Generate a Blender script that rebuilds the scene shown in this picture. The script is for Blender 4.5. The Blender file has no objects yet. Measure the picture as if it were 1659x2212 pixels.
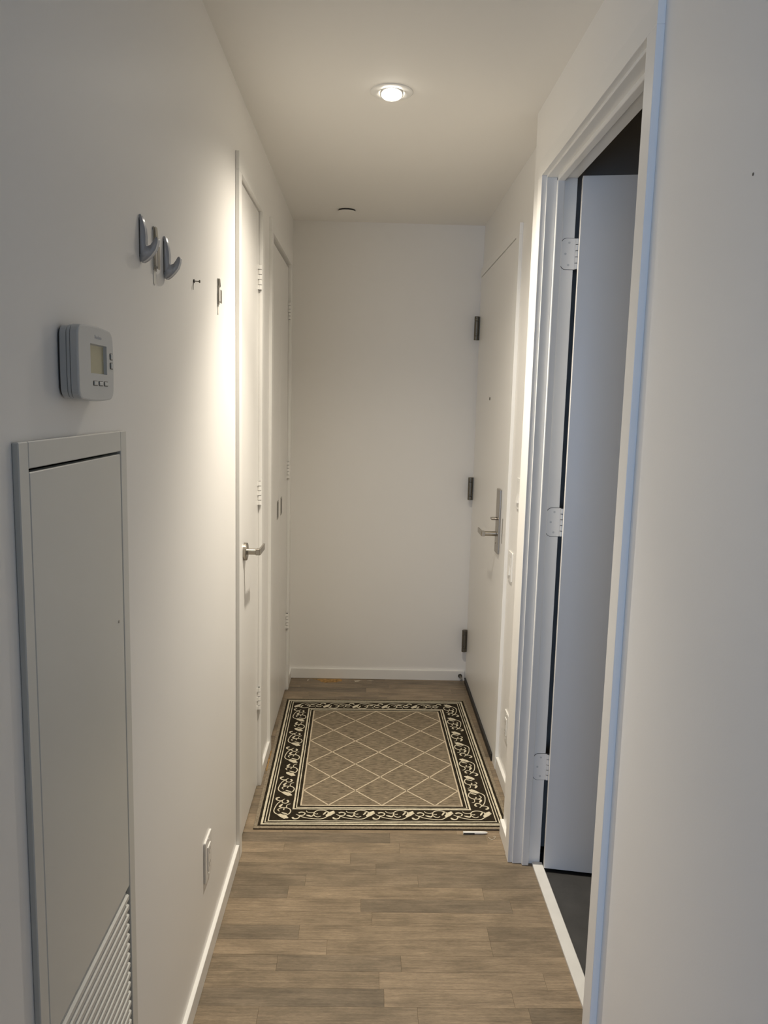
import bpy, bmesh, math, random
from mathutils import Vector, Matrix
random.seed(7)
C = bpy.context.scene.collection
SC = bpy.context.scene

# ------------------------------------------------------------------ camera
F_PX, PITCH, YAW, ROLL = 1686.5, math.radians(7.896), math.radians(1.267), math.radians(1.4315)
cp, sp, cy, sy = math.cos(PITCH), math.sin(PITCH), math.cos(YAW), math.sin(YAW)
fwd = Vector((sy*cp, cy*cp, -sp)); rgt = Vector((cy, -sy, 0)); up = rgt.cross(fwd)
cr, sr = math.cos(ROLL), math.sin(ROLL)
r2 = cr*rgt + sr*up; u2 = -sr*rgt + cr*up
cd = bpy.data.cameras.new('camera'); cam = bpy.data.objects.new('camera', cd); C.objects.link(cam)
cd.sensor_fit = 'VERTICAL'; cd.sensor_height = 36.0; cd.lens = F_PX/2212*36.0
cd.clip_start = 0.02; cd.clip_end = 60
cam.matrix_world = Matrix(((r2.x, u2.x, -fwd.x, 0), (r2.y, u2.y, -fwd.y, 0), (r2.z, u2.z, -fwd.z, 1.5), (0, 0, 0, 1)))
SC.camera = cam

# ------------------------------------------------------------------ world, daylight, exposure
w = bpy.data.worlds.new('sky'); SC.world = w; w.use_nodes = True
bg = w.node_tree.nodes['Background']; bg.inputs['Color'].default_value = (0.50, 0.66, 1.0, 1); bg.inputs['Strength'].default_value = 1.2
ld = bpy.data.lights.new('window_daylight', 'AREA'); ld.shape = 'RECTANGLE'; ld.size = 1.9; ld.size_y = 2.1
ld.energy = 100; ld.color = (0.37, 0.60, 1.0)
lo = bpy.data.objects.new('window_daylight', ld); C.objects.link(lo)
lo.location = (-1.45, -4.42, 1.28); lo.rotation_euler = (math.radians(90), 0, 0)     # shines towards +y, into the room
CORE_W, SPILL_W, LAMP_COL = 110, 53, (1.0, 0.91, 0.772)
CORE_DEG, SPILL_DEG, BULB, TILT = 86, 144, 26, 8                 # reflector beam, wide spill, glow of the bulb, tilt of the gimbal
SC.cycles.max_bounces = 8; SC.cycles.diffuse_bounces = 7; SC.cycles.glossy_bounces = 4; SC.cycles.caustics_reflective = False; SC.cycles.caustics_refractive = False
vs = SC.view_settings
vs.view_transform = 'Standard'; vs.look = 'None'; vs.gamma = 1.0; vs.use_curve_mapping = False; vs.exposure = 0.07

# ------------------------------------------------------------------ materials
def lin(c):
    c = c/255.0
    return c/12.92 if c <= 0.04045 else ((c+0.055)/1.055)**2.4
def rgb(r, g, b): return (lin(r), lin(g), lin(b), 1)
def mat(name, col, rough=0.5, metal=0.0, bump=0.0, bscale=60.0, var=0.0, vscale=4.0, spec=0.5, stretch=None):
    m = bpy.data.materials.new(name); m.use_nodes = True
    nt = m.node_tree; b = nt.nodes['Principled BSDF']
    b.inputs['Base Color'].default_value = col; b.inputs['Roughness'].default_value = rough
    b.inputs['Metallic'].default_value = metal; b.inputs['Specular IOR Level'].default_value = spec
    tc = nt.nodes.new('ShaderNodeTexCoord'); src = tc.outputs['Object']
    if stretch:
        mp = nt.nodes.new('ShaderNodeMapping'); mp.inputs['Scale'].default_value = stretch
        nt.links.new(src, mp.inputs['Vector']); src = mp.outputs['Vector']
    if var:
        n = nt.nodes.new('ShaderNodeTexNoise'); n.inputs['Scale'].default_value = vscale; n.inputs['Detail'].default_value = 4
        nt.links.new(src, n.inputs['Vector'])
        r = nt.nodes.new('ShaderNodeValToRGB')
        r.color_ramp.elements[0].position = 0.3; r.color_ramp.elements[1].position = 0.7
        r.color_ramp.elements[0].color = tuple(max(0, c*(1-var)) for c in col[:3])+(1,)
        r.color_ramp.elements[1].color = tuple(min(1, c*(1+var)) for c in col[:3])+(1,)
        nt.links.new(n.outputs['Fac'], r.inputs['Fac']); nt.links.new(r.outputs['Color'], b.inputs['Base Color'])
    if bump:
        n2 = nt.nodes.new('ShaderNodeTexNoise'); n2.inputs['Scale'].default_value = bscale; n2.inputs['Detail'].default_value = 3
        nt.links.new(src, n2.inputs['Vector'])
        bp = nt.nodes.new('ShaderNodeBump'); bp.inputs['Strength'].default_value = bump; bp.inputs['Distance'].default_value = 0.002
        nt.links.new(n2.outputs['Fac'], bp.inputs['Height']); nt.links.new(bp.outputs['Normal'], b.inputs['Normal'])
    return m
def emis(name, col, s):
    m = bpy.data.materials.new(name); m.use_nodes = True; nt = m.node_tree; nt.nodes.clear()
    o = nt.nodes.new('ShaderNodeOutputMaterial'); e = nt.nodes.new('ShaderNodeEmission')
    e.inputs['Color'].default_value = col; e.inputs['Strength'].default_value = s
    nt.links.new(e.outputs[0], o.inputs[0]); return m
M = {}
M['wall'] = mat('wall_paint', (0.87, 0.855, 0.825, 1), 0.42, bump=0.05, bscale=220, var=0.01, vscale=2)
M['living'] = mat('living_room_low_bounce', (0.20, 0.21, 0.23, 1), 0.6, bump=0.05, bscale=200)  # colour darkened so the unseen room bounces less light into the hallway
M['ceil'] = mat('ceiling_paint', (0.87, 0.85, 0.81, 1), 0.75, bump=0.05, bscale=160)
M['trim'] = mat('trim_paint', (0.86, 0.85, 0.82, 1), 0.32, bump=0.03, bscale=90)
M['door'] = mat('door_paint', (0.85, 0.835, 0.805, 1), 0.30, bump=0.04, bscale=70)
M['panel'] = mat('panel_enamel', (0.66, 0.66, 0.62, 1), 0.30, bump=0.03, bscale=40, var=0.02, vscale=3)
M['plastic'] = mat('white_plastic', (0.80, 0.79, 0.76, 1), 0.30, bump=0.02, bscale=300)
M['plastic_grey'] = mat('grey_plastic', (0.60, 0.61, 0.60, 1), 0.38, bump=0.02, bscale=300)
M['button'] = mat('dark_rubber_button', (0.10, 0.095, 0.085, 1), 0.5, bump=0.02, bscale=300)
M['lcd'] = mat('liquid_crystal_screen', rgb(178, 172, 140), 0.25, var=0.03, vscale=20)
M['nickel'] = mat('satin_nickel', (0.42, 0.385, 0.335, 1), 0.30, 1.0, bump=0.03, bscale=500, stretch=(1, 1, 20))
M['bronze'] = mat('dark_bronze', (0.17, 0.155, 0.125, 1), 0.42, 0.9, bump=0.04, bscale=300)
M['hook'] = mat('silver_painted_plastic', (0.52, 0.54, 0.58, 1), 0.30, 0.25, bump=0.02, bscale=300)
M['steel'] = mat('brushed_steel', (0.42, 0.40, 0.36, 1), 0.35, 1.0, bump=0.03, bscale=400)
M['black'] = mat('black_rubber', (0.012, 0.011, 0.010, 1), 0.5, bump=0.05, bscale=200)
M['dark'] = mat('dark_cavity', (0.03, 0.028, 0.025, 1), 0.8, bump=0.02)
M['clear'] = mat('white_adhesive', (0.78, 0.76, 0.70, 1), 0.4, bump=0.02)
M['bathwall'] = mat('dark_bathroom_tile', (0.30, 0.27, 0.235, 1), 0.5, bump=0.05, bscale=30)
M['tile'] = mat('charcoal_floor_tile', (0.042, 0.041, 0.040, 1), 0.6, bump=0.15, bscale=120, var=0.25, vscale=9)
M['marble'] = mat('white_marble', (0.72, 0.71, 0.68, 1), 0.3, var=0.04, vscale=14)
M['sub'] = mat('subfloor', (0.02, 0.017, 0.014, 1), 0.9, bump=0.1)
M['ochre'] = mat('bare_wood', (0.36, 0.21, 0.07, 1), 0.8, bump=0.5, bscale=200, var=0.5, vscale=60)
M['flake'] = mat('paint_flake', (0.62, 0.56, 0.45, 1), 0.8, bump=0.3, bscale=200)
M['bulb'] = emis('lit_bulb', (1.0, 0.93, 0.80, 1), BULB)
M['penw'] = mat('white_pen_barrel', (0.78, 0.77, 0.73, 1), 0.3, bump=0.02)

def wood_material():
    m = bpy.data.materials.new('taupe_oak_plank'); m.use_nodes = True; nt = m.node_tree; b = nt.nodes['Principled BSDF']
    L = nt.links.new
    oi = nt.nodes.new('ShaderNodeObjectInfo'); tc = nt.nodes.new('ShaderNodeTexCoord')
    off = nt.nodes.new('ShaderNodeVectorMath'); off.operation = 'SCALE'; off.inputs[0].default_value = (13.7, 29.1, 7.3)
    L(oi.outputs['Random'], off.inputs['Scale'])
    add = nt.nodes.new('ShaderNodeVectorMath'); add.operation = 'ADD'
    L(tc.outputs['Object'], add.inputs[0]); L(off.outputs[0], add.inputs[1])
    mp = nt.nodes.new('ShaderNodeMapping'); mp.inputs['Scale'].default_value = (3.2, 30.0, 10.0); L(add.outputs[0], mp.inputs['Vector'])
    n1 = nt.nodes.new('ShaderNodeTexNoise'); n1.inputs['Scale'].default_value = 2.2; n1.inputs['Detail'].default_value = 7; n1.inputs['Roughness'].default_value = 0.65; n1.inputs['Distortion'].default_value = 0.6
    L(mp.outputs[0], n1.inputs['Vector'])
    mp2 = nt.nodes.new('ShaderNodeMapping'); mp2.inputs['Scale'].default_value = (5, 9, 5); L(add.outputs[0], mp2.inputs['Vector'])
    n2 = nt.nodes.new('ShaderNodeTexNoise'); n2.inputs['Scale'].default_value = 1.6; n2.inputs['Detail'].default_value = 5; L(mp2.outputs[0], n2.inputs['Vector'])
    mp3 = nt.nodes.new('ShaderNodeMapping'); mp3.inputs['Scale'].default_value = (1.0, 6.0, 4.0); L(add.outputs[0], mp3.inputs['Vector'])
    wv = nt.nodes.new('ShaderNodeTexWave'); wv.wave_type = 'RINGS'; wv.inputs['Scale'].default_value = 5.5; wv.inputs['Distortion'].default_value = 5.0; wv.inputs['Detail'].default_value = 3
    L(mp3.outputs[0], wv.inputs['Vector'])
    r1 = nt.nodes.new('ShaderNodeValToRGB'); e = r1.color_ramp.elements
    e[0].position = 0.26; e[0].color = rgb(126, 114, 97); e[1].position = 0.76; e[1].color = rgb(172, 156, 134)
    L(n1.outputs['Fac'], r1.inputs['Fac'])
    mx = nt.nodes.new('ShaderNodeMix'); mx.data_type = 'RGBA'; mx.blend_type = 'MULTIPLY'; mx.inputs['Factor'].default_value = 0.10
    L(r1.outputs[0], mx.inputs['A']); L(wv.outputs['Color'], mx.inputs['B'])
    rt = nt.nodes.new('ShaderNodeValToRGB'); rt.color_ramp.interpolation = 'LINEAR'; t = rt.color_ramp.elements
    t[0].position = 0; t[0].color = (0.68, 0.67, 0.66, 1); t[1].position = 1; t[1].color = (1.08, 1.03, 0.98, 1)
    x = t.new(0.5); x.color = (0.92, 0.88, 0.83, 1)
    L(oi.outputs['Random'], rt.inputs['Fac'])
    mx2 = nt.nodes.new('ShaderNodeMix'); mx2.data_type = 'RGBA'; mx2.blend_type = 'MULTIPLY'; mx2.inputs['Factor'].default_value = 1
    L(mx.outputs['Result'], mx2.inputs['A']); L(rt.outputs[0], mx2.inputs['B'])
    r2_ = nt.nodes.new('ShaderNodeValToRGB'); r2_.color_ramp.elements[0].position = 0.36; r2_.color_ramp.elements[1].position = 0.58
    r2_.color_ramp.elements[0].color = (0.76, 0.76, 0.75, 1); L(n2.outputs['Fac'], r2_.inputs['Fac'])
    mx3 = nt.nodes.new('ShaderNodeMix'); mx3.data_type = 'RGBA'; mx3.blend_type = 'MULTIPLY'; mx3.inputs['Factor'].default_value = 1
    L(mx2.outputs['Result'], mx3.inputs['A']); L(r2_.outputs[0], mx3.inputs['B'])
    mp4 = nt.nodes.new('ShaderNodeMapping'); mp4.inputs['Scale'].default_value = (22, 120, 30); L(add.outputs[0], mp4.inputs['Vector'])
    n4 = nt.nodes.new('ShaderNodeTexNoise'); n4.inputs['Scale'].default_value = 3.0; n4.inputs['Detail'].default_value = 4; n4.inputs['Roughness'].default_value = 0.75; L(mp4.outputs[0], n4.inputs['Vector'])
    r4 = nt.nodes.new('ShaderNodeValToRGB'); r4.color_ramp.elements[0].position = 0.33; r4.color_ramp.elements[1].position = 0.66
    r4.color_ramp.elements[0].color = (0.80, 0.79, 0.77, 1); r4.color_ramp.elements[1].color = (1.12, 1.11, 1.09, 1); L(n4.outputs['Fac'], r4.inputs['Fac'])
    mx4 = nt.nodes.new('ShaderNodeMix'); mx4.data_type = 'RGBA'; mx4.blend_type = 'MULTIPLY'; mx4.inputs['Factor'].default_value = 1
    L(mx3.outputs['Result'], mx4.inputs['A']); L(r4.outputs[0], mx4.inputs['B']); mx4.clamp_result = False
    L(mx4.outputs['Result'], b.inputs['Base Color'])
    b.inputs['Roughness'].default_value = 0.42; b.inputs['Specular IOR Level'].default_value = 0.4
    bp = nt.nodes.new('ShaderNodeBump'); bp.inputs['Strength'].default_value = 0.25; bp.inputs['Distance'].default_value = 0.001
    L(n1.outputs['Fac'], bp.inputs['Height']); L(bp.outputs[0], b.inputs['Normal'])
    return m
M['wood'] = wood_material()

def pile_material(name, c0, c1, stretch, scale, bump=0.6):
    m = bpy.data.materials.new(name); m.use_nodes = True; nt = m.node_tree; b = nt.nodes['Principled BSDF']; L = nt.links.new
    tc = nt.nodes.new('ShaderNodeTexCoord'); mp = nt.nodes.new('ShaderNodeMapping'); mp.inputs['Scale'].default_value = stretch
    L(tc.outputs['Object'], mp.inputs['Vector'])
    n = nt.nodes.new('ShaderNodeTexNoise'); n.inputs['Scale'].default_value = scale; n.inputs['Detail'].default_value = 6; n.inputs['Roughness'].default_value = 0.7
    L(mp.outputs[0], n.inputs['Vector'])
    r = nt.nodes.new('ShaderNodeValToRGB'); r.color_ramp.elements[0].position = 0.34; r.color_ramp.elements[1].position = 0.68
    r.color_ramp.elements[0].color = c0; r.color_ramp.elements[1].color = c1
    L(n.outputs['Fac'], r.inputs['Fac']); L(r.outputs[0], b.inputs['Base Color'])
    b.inputs['Roughness'].default_value = 0.95; b.inputs['Specular IOR Level'].default_value = 0.1
    n2 = nt.nodes.new('ShaderNodeTexNoise'); n2.inputs['Scale'].default_value = 700; L(tc.outputs['Object'], n2.inputs['Vector'])
    bp = nt.nodes.new('ShaderNodeBump'); bp.inputs['Strength'].default_value = bump; bp.inputs['Distance'].default_value = 0.002
    L(n2.outputs['Fac'], bp.inputs['Height']); L(bp.outputs[0], b.inputs['Normal'])
    return m
M['rugfield'] = pile_material('taupe_streaked_pile', rgb(70, 62, 51), rgb(166, 151, 128), (9, 90, 5), 3.4)
M['rugdark'] = pile_material('dark_brown_pile', rgb(36, 31, 23), rgb(56, 49, 38), (20, 20, 20), 6.0)
M['rugedge'] = pile_material('grey_bound_edge', rgb(118, 107, 90), rgb(160, 148, 128), (20, 20, 20), 6.0)
M['rugcream'] = pile_material('cream_pile', rgb(196, 186, 162), rgb(226, 218, 196), (20, 20, 20), 6.0, 0.4)
M['rugtan'] = pile_material('pale_tan_pile', rgb(186, 172, 148), rgb(212, 198, 174), (20, 20, 20), 6.0, 0.4)

# ------------------------------------------------------------------ mesh helpers
def root_of(p):
    while p.parent: p = p.parent
    return p
def obj(name, bm, m, parent=None, local=False, smooth=False):
    """Link a bmesh as one mesh object; vertices are given in the world unless local."""
    if parent and not local:
        bmesh.ops.translate(bm, verts=bm.verts, vec=-root_of(parent).location)
    me = bpy.data.meshes.new(name); bm.normal_update(); bm.to_mesh(me); bm.free()
    if smooth:
        for p in me.polygons: p.use_smooth = True
    if m: me.materials.append(M[m] if isinstance(m, str) else m)
    o = bpy.data.objects.new(name, me); C.objects.link(o)
    if parent: o.parent = parent
    return o
def tag(o, label, cat, group=None, kind=None):
    o['label'] = label; o['category'] = cat
    if group: o['group'] = group
    if kind: o['kind'] = kind
    return o
def thing(name, loc, label, cat, group=None, kind=None, rz=0.0):
    o = bpy.data.objects.new(name, None); C.objects.link(o); o.empty_display_size = 0.05
    o.location = loc; o.rotation_euler = (0, 0, rz)
    return tag(o, label, cat, group, kind)
def add_box(bm, x0, x1, y0, y1, z0, z1, bev=0.0, seg=1):
    vs_ = [bm.verts.new((x, y, z)) for z in (z0, z1) for y in (y0, y1) for x in (x0, x1)]
    fs = [(0, 2, 3, 1), (4, 5, 7, 6), (0, 1, 5, 4), (2, 6, 7, 3), (0, 4, 6, 2), (1, 3, 7, 5)]
    faces = [bm.faces.new([vs_[i] for i in f]) for f in fs]
    if bev:
        ed = list({e for f in faces for e in f.edges})
        bmesh.ops.bevel(bm, geom=ed, offset=bev, segments=seg, affect='EDGES', profile=0.5, clamp_overlap=True)
    return bm
def bx(*a, **k): return add_box(bmesh.new(), *a, **k)
def boxes(lst, bev=0.0):
    bm = bmesh.new()
    for b in lst: add_box(bm, *b, bev=bev)
    return bm
def add_tube(bm, pts, r, n=12, cap=True):
    """A tube through pts, radius r (number or list)."""
    pts = [Vector(p) for p in pts]; rings = []
    for i, p in enumerate(pts):
        d = (pts[min(i+1, len(pts)-1)] - pts[max(i-1, 0)]).normalized()
        a = Vector((0, 0, 1)) if abs(d.z) < 0.9 else Vector((1, 0, 0))
        u = d.cross(a).normalized(); v = d.cross(u).normalized()
        rr = r[i] if isinstance(r, (list, tuple)) else r
        rings.append([bm.verts.new(p + u*rr*math.cos(2*math.pi*k/n) + v*rr*math.sin(2*math.pi*k/n)) for k in range(n)])
    for a, b in zip(rings, rings[1:]):
        for k in range(n): bm.faces.new((a[k], a[(k+1) % n], b[(k+1) % n], b[k]))
    if cap:
        bm.faces.new(rings[0]); bm.faces.new(rings[-1])
    bmesh.ops.recalc_face_normals(bm, faces=bm.faces)
    return bm
def tube(*a, **k): return add_tube(bmesh.new(), *a, **k)
def add_lathe(bm, prof, c, n=48):
    """Revolve (r, z) profile about the vertical axis through c."""
    rings = []
    for r, z in prof:
        rings.append([bm.verts.new((c[0]+r*math.cos(2*math.pi*k/n), c[1]+r*math.sin(2*math.pi*k/n), c[2]+z)) for k in range(n)] if r > 1e-6
                     else [bm.verts.new((c[0], c[1], c[2]+z))])
    for a, b in zip(rings, rings[1:]):
        for k in range(n):
            q = [a[k % len(a)], a[(k+1) % len(a)], b[(k+1) % len(b)], b[k % len(b)]]
            q = list(dict.fromkeys(q))
            if len(q) > 2: bm.faces.new(q)
    bmesh.ops.recalc_face_normals(bm, faces=bm.faces)
    return bm
def add_prism(bm, poly, axis, a, b):
    """Extrude a 2-D polygon along axis from a to b. axis x: (y,z); y: (x,z); z: (x,y)."""
    def P(p, t): return {'x': (t, p[0], p[1]), 'y': (p[0], t, p[1]), 'z': (p[0], p[1], t)}[axis]
    va = [bm.verts.new(P(p, a)) for p in poly]; vb = [bm.verts.new(P(p, b)) for p in poly]
    n = len(poly); fs = []
    for i in range(n): fs.append(bm.faces.new((va[i], va[(i+1) % n], vb[(i+1) % n], vb[i])))
    fs.append(bm.faces.new(va)); fs.append(bm.faces.new(vb))
    bmesh.ops.recalc_face_normals(bm, faces=fs)
    return bm
def prism(*a): return add_prism(bmesh.new(), *a)
def bevel_all(bm, off, seg=2, ang=30):
    ed = [e for e in bm.edges if len(e.link_faces) == 2 and e.calc_face_angle(0) > math.radians(ang)]
    bmesh.ops.bevel(bm, geom=ed, offset=off, segments=seg, affect='EDGES', profile=0.5, clamp_overlap=True); return bm
def rrect(a0, a1, b0, b1, r, n=5, corners=(1, 1, 1, 1)):
    out = []
    for k, (cx, cyy, s) in enumerate(((a1-r, b1-r, 0), (a0+r, b1-r, 90), (a0+r, b0+r, 180), (a1-r, b0+r, 270))):
        if corners[k]:
            for i in range(n+1):
                t = math.radians(s + 90*i/n); out.append((cx+r*math.cos(t), cyy+r*math.sin(t)))
        else:
            t = math.radians(s+45); out.append((cx + (r if math.cos(t) > 0 else -r), cyy + (r if math.sin(t) > 0 else -r)))
    return out
def struct(name, bm, m, label, cat, parent=None, smooth=False):
    return tag(obj(name, bm, m, parent, smooth=smooth), label, cat, kind='structure')

# ------------------------------------------------------------------ sizes of the hallway (metres, camera above the origin)
XL, XN, XF, YB, H = -0.405, 0.508, 0.570, 4.130, 2.410
YC = 2.583                                                     # corner where the right wall steps back
D1 = (2.442, 2.902, 2.166); D2 = (3.225, 3.940, 2.160)         # left doorways: y0, y1, head
DB = (1.525, 2.402, 2.177); DE = (3.142, 4.108, 2.152)         # bathroom and entry doorways
PA = (0.905, 1.280, 0.110, 1.432)                              # opening of the access panel

# ------------------------------------------------------------------ structure
bm = boxes([(-0.62, XL, -0.3, PA[0], 0, H), (-0.62, XL, PA[1], D1[0], 0, H), (-0.62, XL, PA[0], PA[1], 0, PA[2]), (-0.62, XL, PA[0], PA[1], PA[3], H),
            (-0.505, XL, D1[0], D1[1], D1[2], H), (-0.505, XL, D1[1], D2[0], 0, H), (-0.505, XL, D2[0], D2[1], D2[2], H), (-0.505, XL, D2[1], YB, 0, H),
            (-0.64, -0.62, D1[0]-0.1, YB, 0, H)])
struct('wall_left', bm, 'wall', 'white painted wall with thermostat and coat hooks, left of hallway', 'wall')
bm = boxes([(XN, 0.598, -0.3, DB[0]+0.006, 0, H), (XN, 0.598, DB[0]+0.006, DB[1], DB[2]-0.006, H), (XN, 0.598, DB[1], YC, 0, H)])
wr = struct('wall_right', bm, 'wall', 'white painted wall around the open bathroom door, nearest on right', 'wall')
obj('nail_hole', tube([(XN+0.001, 1.090, 1.817), (XN-0.0006, 1.090, 1.817)], 0.0022, 8), 'button', wr)
bm = boxes([(XF, 0.69, YC, DE[0], 0, H), (XF, 0.69, DE[0], DE[1], DE[2], H), (XF, 0.69, DE[1], YB, 0, H)])
struct('wall_entry', bm, 'wall', 'white painted recessed wall around the entry door with switch plates', 'wall')
struct('wall_back', bx(-0.70, 1.0, YB, YB+0.12, 0, H), 'wall', 'blank white painted wall closing the far end of hallway', 'wall')
struct('wall_corridor', bx(0.80, 0.86, YC, YB, 0, H), 'dark', 'outer corridor wall hidden behind the closed entry door', 'wall')
struct('ceiling', boxes([(-0.70, 2.2, -0.3, YB+0.12, H, H+0.1)]), 'ceil', 'white painted flat ceiling with one recessed light above hallway', 'ceiling')
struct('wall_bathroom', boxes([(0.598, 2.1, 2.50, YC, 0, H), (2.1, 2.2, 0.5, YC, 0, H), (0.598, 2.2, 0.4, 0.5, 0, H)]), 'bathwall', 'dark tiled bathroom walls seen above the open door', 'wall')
# living room behind the camera, where the daylight comes from
struct('wall_living', boxes([(-2.6, -0.62, -0.4, -0.3, 0, H), (0.598, 3.3, -0.4, -0.3, 0, H), (-2.7, -2.6, -4.6, -0.3, 0, H), (3.3, 3.4, -4.6, -0.3, 0, H),
        (-2.7, -2.45, -4.6, -4.5, 0, H), (-0.45, 3.4, -4.6, -4.5, 0, H), (-2.45, -0.45, -4.6, -4.5, 0, 0.2), (-2.45, -0.45, -4.6, -4.5, 2.36, H)]), 'living',
        'unseen living room walls behind the viewer, darkened to cut bounced light', 'wall')
struct('ceiling_living', bx(-2.7, 3.4, -4.6, -0.3, H, H+0.1), 'living', 'unseen living room ceiling behind the viewer, darkened to cut bounced light', 'ceiling')
struct('floor_living', bx(-2.7, 3.4, -4.6, 0.60, -0.10, 0.0), 'wood', 'wooden living room floor behind the viewer', 'floor')
wd = thing('window_1', (-1.45, -4.55, 0.2), 'wide living room window behind the viewer letting in daylight', 'window', kind='structure')
obj('window_frame', boxes([(-2.45, -2.39, -4.58, -4.52, 0.2, 2.36), (-0.51, -0.45, -4.58, -4.52, 0.2, 2.36), (-2.39, -0.51, -4.58, -4.52, 0.2, 0.26), (-2.39, -0.51, -4.58, -4.52, 2.30, 2.36), (-1.48, -1.42, -4.58, -4.52, 0.26, 2.30)]), 'trim', wd)
gm = bpy.data.materials.new('window_glass'); gm.use_nodes = True; g = gm.node_tree.nodes['Principled BSDF']
g.inputs['Transmission Weight'].default_value = 1; g.inputs['Roughness'].default_value = 0.0; g.inputs['Base Color'].default_value = (0.95, 0.98, 1, 1)
for a, b in ((-2.39, -1.48), (-1.42, -0.51)): obj('pane', bx(a, b, -4.552, -4.546, 0.26, 2.30), gm, wd)

# floor of the hallway: one strip per board
fl = struct('floor', bx(-0.70, 0.95, 0.60, YB+0.1, -0.10, -0.0115), 'sub', 'taupe brown oak strip floor laid across the hallway', 'floor')
ROW = 0.0615; y = 2.139
while y > 0.60 + ROW: y -= ROW
def plank(x0, x1, y0, y1):
    me = bpy.data.meshes.new('plank'); bm_ = bx(0, x1-x0-0.0003, 0, y1-y0-0.0003, -0.0110, -random.random()*0.0002, bev=0.0003)
    bm_.to_mesh(me); bm_.free(); me.materials.append(M['wood'])
    o = bpy.data.objects.new('plank', me); C.objects.link(o); o.parent = fl; o.location = (x0, y0, 0)
obj('plank_filler', bx(-0.42, 0.572, 0.60, y-0.0006, -0.011, 0, bev=0.0005), 'wood', fl)
while y < YB + 0.005:
    y1 = min(y+ROW, YB+0.01); a = -0.42; b = a + random.uniform(0.08, 0.55)
    while a < 0.571:
        if 0.572-b < 0.07: b = 0.572
        plank(a, b, y, y1); a = b; b = a + random.uniform(0.28, 0.62)
    y += ROW
def flat_patch(name, poly, m, z0=-0.0005, z1=0.0006): return obj(name, prism(poly, 'z', z0, z1), m, fl)
def ragged(poly, amp):
    out = []
    for i, p in enumerate(poly):
        q = poly[(i+1) % len(poly)]
        for t in (0.0, 0.25, 0.5, 0.75):
            out.append((p[0]+(q[0]-p[0])*t+random.uniform(-amp, amp), p[1]+(q[1]-p[1])*t+random.uniform(-amp, amp)*0.6))
    return out
flat_patch('worn_patch', ragged([(-0.278, 4.114), (-0.126, 4.114), (-0.107, 4.093), (-0.140, 4.066), (-0.198, 4.056), (-0.238, 4.082)], 0.008), 'ochre')['label'] = 'bare ochre worn wood by back wall'
flat_patch('worn_patch', ragged([(-0.384, 3.217), (-0.380, 3.111), (-0.381, 3.04), (-0.383, 3.02), (-0.391, 3.032), (-0.392, 3.132), (-0.393, 3.212)], 0.002), 'ochre')['label'] = 'bare ochre worn wood along left wall'
for px in ([(-0.307, 4.090), (-0.295, 4.100), (-0.301, 4.080)], [(-0.049, 4.092), (-0.010, 4.102), (-0.024, 4.083), (-0.044, 4.075)], [(0.02, 4.10), (0.06, 4.098), (0.04, 4.092)]):
    flat_patch('paint_fleck', ragged(px, 0.002), 'flake')

# bathroom floor and threshold
fb = struct('floor_bathroom', bx(0.606, 2.1, 0.5, 2.50, -0.10, -0.006), 'sub', 'charcoal tiled bathroom floor beyond the white threshold', 'floor')
tmesh = None
for ix in range(5):
    for iy in range(4):
        x0 = 0.607+ix*0.30; y0 = 0.655+iy*0.605-(0.0)
        if y0 > 2.4: continue
        if tmesh is None:
            tmesh = bpy.data.meshes.new('tile'); b_ = bx(0, 0.298, 0, 0.602, -0.008, -0.001, bev=0.001); b_.to_mesh(tmesh); b_.free(); tmesh.materials.append(M['tile'])
        o = bpy.data.objects.new('tile', tmesh); C.objects.link(o); o.parent = fb; o.location = (x0, y0, 0)
struct('trim_1', bx(0.572, 0.606, DB[0]+0.006, DB[1]-0.006, -0.011, 0.008, bev=0.002), 'marble', 'white marble threshold strip on floor of bathroom doorway', 'threshold')

# baseboards
def baseboard(name, poly_boxes, label, m='trim'):
    bm = bmesh.new()
    for b in poly_boxes: add_box(bm, *b, bev=0.0018, seg=2)
    return struct(name, bm, m, label, 'baseboard')
BBH = 0.056
baseboard('baseboard_left', [(XL, -0.394, -0.3, 2.394, 0.0005, BBH)], 'white baseboard along left wall under the outlet')
baseboard('baseboard_middle', [(XL, -0.394, 2.948, 3.182, 0.0005, BBH)], 'short white baseboard between the two left doorways')
baseboard('baseboard_corner', [(XL, -0.394, 3.986, YB-0.012, 0.0005, BBH)], 'tiny white baseboard in the far left corner')
baseboard('baseboard_back', [(XL, 0.556, YB-0.012, YB, 0.0005, BBH)], 'white baseboard along the far end wall')
baseboard('baseboard_right', [(0.4945, XN, 2.452, YC-0.004, 0.0005, BBH)], 'short white baseboard beside bathroom door frame at rug corner')
baseboard('baseboard_near', [(0.4955, XN, -0.3, 1.472, 0.0005, BBH)], 'white baseboard along nearest right wall')
baseboard('baseboard_entry', [(0.558, XF, YC, 3.070, 0.0005, BBH)], 'white baseboard under the right outlet near the entry door')

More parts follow.
